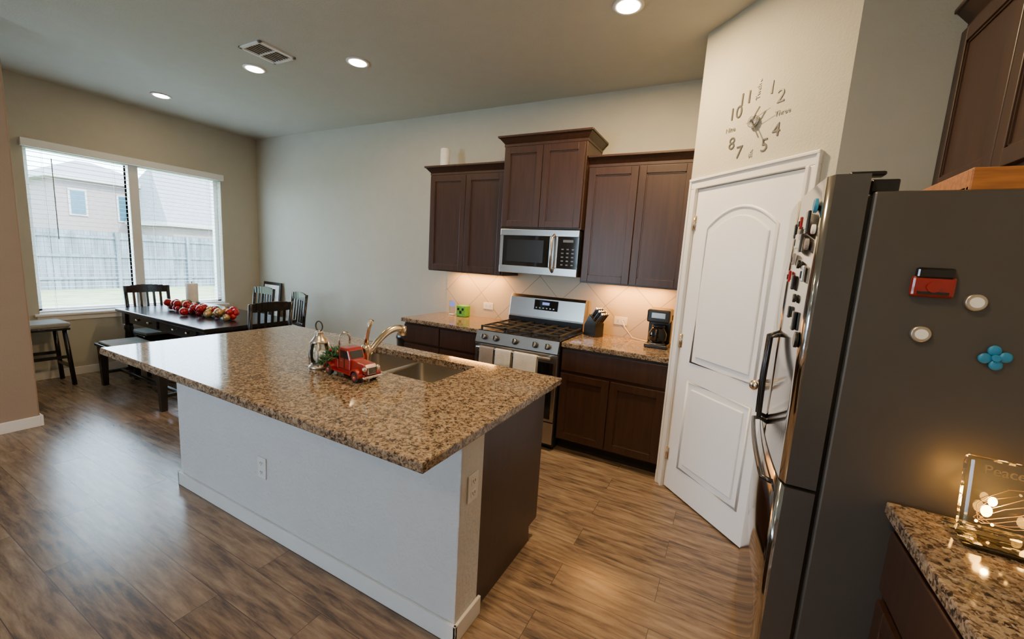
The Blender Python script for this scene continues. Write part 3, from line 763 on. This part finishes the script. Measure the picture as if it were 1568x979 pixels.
b.box(x0+.05, x1-.05, y0+.03, y0+.05, .34, .415, 'blackwood'); b.box(x0+.05, x1-.05, y1-.05, y1-.03, .34, .415, 'blackwood')
for x in (x0+.05, x1-.05):
    for y in (y0+.045, y1-.045): b.frus(x-.022, x+.022, y-.022, y+.022, 0, .415, 'blackwood', (.01, .01, .01, .01))
    b.box(x-.014, x+.014, y0+.05, y1-.05, .12, .15, 'blackwood', .003)
b.box(x0+.05, x1-.05, (y0+y1)/2-.014, (y0+y1)/2+.014, .122, .148, 'blackwood', .003)
b.done()
def chair(x, y, ang):
    b = B('dining_chair'); b.M = T(x, y, 0) @ Rz(ang)
    b.box(-.22, .22, -.22, .20, .43, .455, 'blackwood', .008); b.box(-.20, .20, -.20, .17, .455, .485, 'cushion', .012, seg=3)
    b.box(-.19, .19, -.19, -.17, .37, .43, 'blackwood'); b.box(-.19, .19, .155, .175, .37, .43, 'blackwood'); b.box(-.19, -.17, -.19, .17, .37, .43, 'blackwood'); b.box(.17, .19, -.19, .17, .37, .43, 'blackwood')
    for s_ in (-1, 1):
        b.frus(s_*.185-.014, s_*.185+.014, -.20, -.172, 0, .43, 'blackwood', (.006, .006, .006, .006))
        b.tube([(s_*.19, .235, 0), (s_*.19, .19, .25), (s_*.19, .18, .45), (s_*.195, .195, .70), (s_*.20, .225, .97)], .019, 'blackwood', 8)
        b.box(s_*.185-.009, s_*.185+.009, -.18, .20, .17, .195, 'blackwood')
    b.box(-.18, .18, .0, .02, .172, .192, 'blackwood')
    for zc, h, yy in ((.93, .075, .214), (.60, .045, .186)):
        n = 8
        for i in range(n):
            xa = -.2+.4*i/n; xb = xa+.4/n; xm_ = (xa+xb)/2; arc = .018*(1-(xm_/.2)**2)
            zt = .018*(1-(xm_/.2)**2) if zc > .9 else 0
            b.box(xa-.001, xb+.001, yy-.010+arc, yy+.010+arc, zc-h/2, zc+h/2+zt, 'blackwood')
    for i in range(5):
        xx = -.125+i*.0625; arc = .018*(1-(xx/.2)**2)
        b.box(xx-.011, xx+.011, -.006, .006, 0, .31, 'blackwood', X=T(0, .188+arc, .60) @ Rx(-5.2))
    b.done()
chair(-5.76, 2.25, 90); chair(-4.08, 2.40, -90); chair(-5.30, 2.98, 0); chair(-4.58, 2.94, -14)
b = B('bar_stool'); b.M = T(-5.92, 1.36, 0)
b.box(-.17, .17, -.17, .17, .565, .595, 'blackwood', .006); b.box(-.175, .175, -.175, .175, .595, .64, 'cushion', .018, seg=3)
for s_ in (-1, 1):
    for q in (-1, 1):
        b.tube([(s_*.165, q*.165, 0), (s_*.135, q*.135, .57)], .019, 'blackwood', 8)
    b.box(-.15, .15, s_*.15-.01, s_*.15+.01, .18, .21, 'blackwood'); b.box(s_*.15-.01, s_*.15+.01, -.15, .15, .28, .31, 'blackwood')
b.done()
b = B('ornament_garland')
for i in range(80):
    x = random.uniform(-5.42, -4.36); y = 2.30+random.gauss(0, .045); r = random.uniform(.026, .042)
    lay = random.random()
    b.sph((x, y, .753+r+(0 if lay < .6 else .04)), r, random.choice(['redball', 'redball', 'redball', 'gold', 'redball', 'redball', 'green']), seg=12)
sprigs(b, (-4.9, 2.3, .79), (.52, .10, .012), 110, ln=.04); b.done()
b = B('paper_towel_roll'); b.lathe([(.07, 0), (.07, .012), (.012, .014), (.012, .02)], (-5.47, 2.47, .751), 'nickel'); b.cyl((-5.47, 2.47, .75+.15), .058, .26, 'paper', bev=.004); b.cyl((-5.47, 2.47, .75+.155), .008, .30, 'nickel'); b.done()
b = B('picture_frame'); b.M = T(-5.80, BY-.12, 0) @ Rx(-5.5)
b.box(-.20, .20, -.012, .012, 0, 1.0, 'blackwood', .004); b.box(-.165, .165, -.014, -.010, .04, .96, 'paper'); b.box(-.12, .12, -.016, -.013, .12, .88, 'art'); b.done()

# ---- recessed lights + vent
def downlight(x, y, e):
    b = B('recessed_light')
    b.lathe([(.088, -.001), (.088, -.006), (.066, -.008), (.062, -.003)], (x, y, HC), 'trim', 28)
    b.cyl((x, y, HC-.0095), .062, .003, 'bulb', seg=28); o = b.done()
    l = bpy.data.lights.new('downlight', 'AREA'); l.shape = 'DISK'; l.size = .13; l.energy = e; l.color = (1, .68, .34)
    q = bpy.data.objects.new('lamp', l); scene.collection.objects.link(q); q.parent = o; q.location = (0, 0, -.006)
for x, y, e in ((-5.41, 2.26, 3), (-3.746, 2.234, 5), (-2.787, 2.469, 14), (-.70, 2.53, 58), (-.55, .3, 42), (-2.6, .2, 2), (-.4, -1.5, 12)): downlight(x, y, e)
b = B('ceiling_vent'); x0, x1, y0, y1 = -3.47, -3.21, 1.95, 2.24
b.box(x0, x1, y0, y0+.025, HC-.012, HC, 'white', .002); b.box(x0, x1, y1-.025, y1, HC-.012, HC, 'white', .002); b.box(x0, x0+.025, y0, y1, HC-.012, HC, 'white', .002); b.box(x1-.025, x1, y0, y1, HC-.012, HC, 'white', .002)
b.box(x0+.02, x1-.02, y0+.02, y1-.02, HC-.003, HC-.001, 'black')
b.box(x0+.02, x1-.02, (y0+y1)/2-.006, (y0+y1)/2+.006, HC-.011, HC, 'white')
for i in range(7):
    x = x0+.042+i*.0295
    b.box(-.0012, .0012, y0+.02, y1-.02, -.006, .006, 'white', X=T(x, 0, HC-.008) @ Ry(-50))
b.done()

# ------------------------------------------------------------------ lights
w = bpy.data.worlds.new('World'); scene.world = w; w.use_nodes = True
bg = w.node_tree.nodes['Background']; setc(bg.inputs[0], (.60, .80, 1.0)); bg.inputs[1].default_value = 20.0
s = bpy.data.lights.new('sun', 'SUN'); s.energy = 16; s.angle = .01; s.color = (1, .95, .86)
so = bpy.data.objects.new('sun', s); so.rotation_euler = Vector((-1, -.35, -.9)).to_track_quat('-Z', 'Y').to_euler(); so.location = (10, 5, 10); scene.collection.objects.link(so)

# ------------------------------------------------------------------ camera
f = 631.0; cx, cy = 784, 489.7
V1 = Vector((-430-cx, -(325-cy), -f)).normalized(); V2 = Vector((1122-cx, -(418-cy), -f)).normalized()
Xc = -V1; Yc = (V2-Xc*V2.dot(Xc)).normalized(); Zc = Xc.cross(Yc)
R = Matrix((Xc, Yc, Zc))
cam = bpy.data.cameras.new('camera'); cam.sensor_width = 36; cam.lens = 36*f/1568; cam.clip_start = .02
co = bpy.data.objects.new('camera', cam); scene.collection.objects.link(co)
co.matrix_world = Matrix.Translation((0, 0, 1.52)) @ R.to_4x4()
scene.camera = co
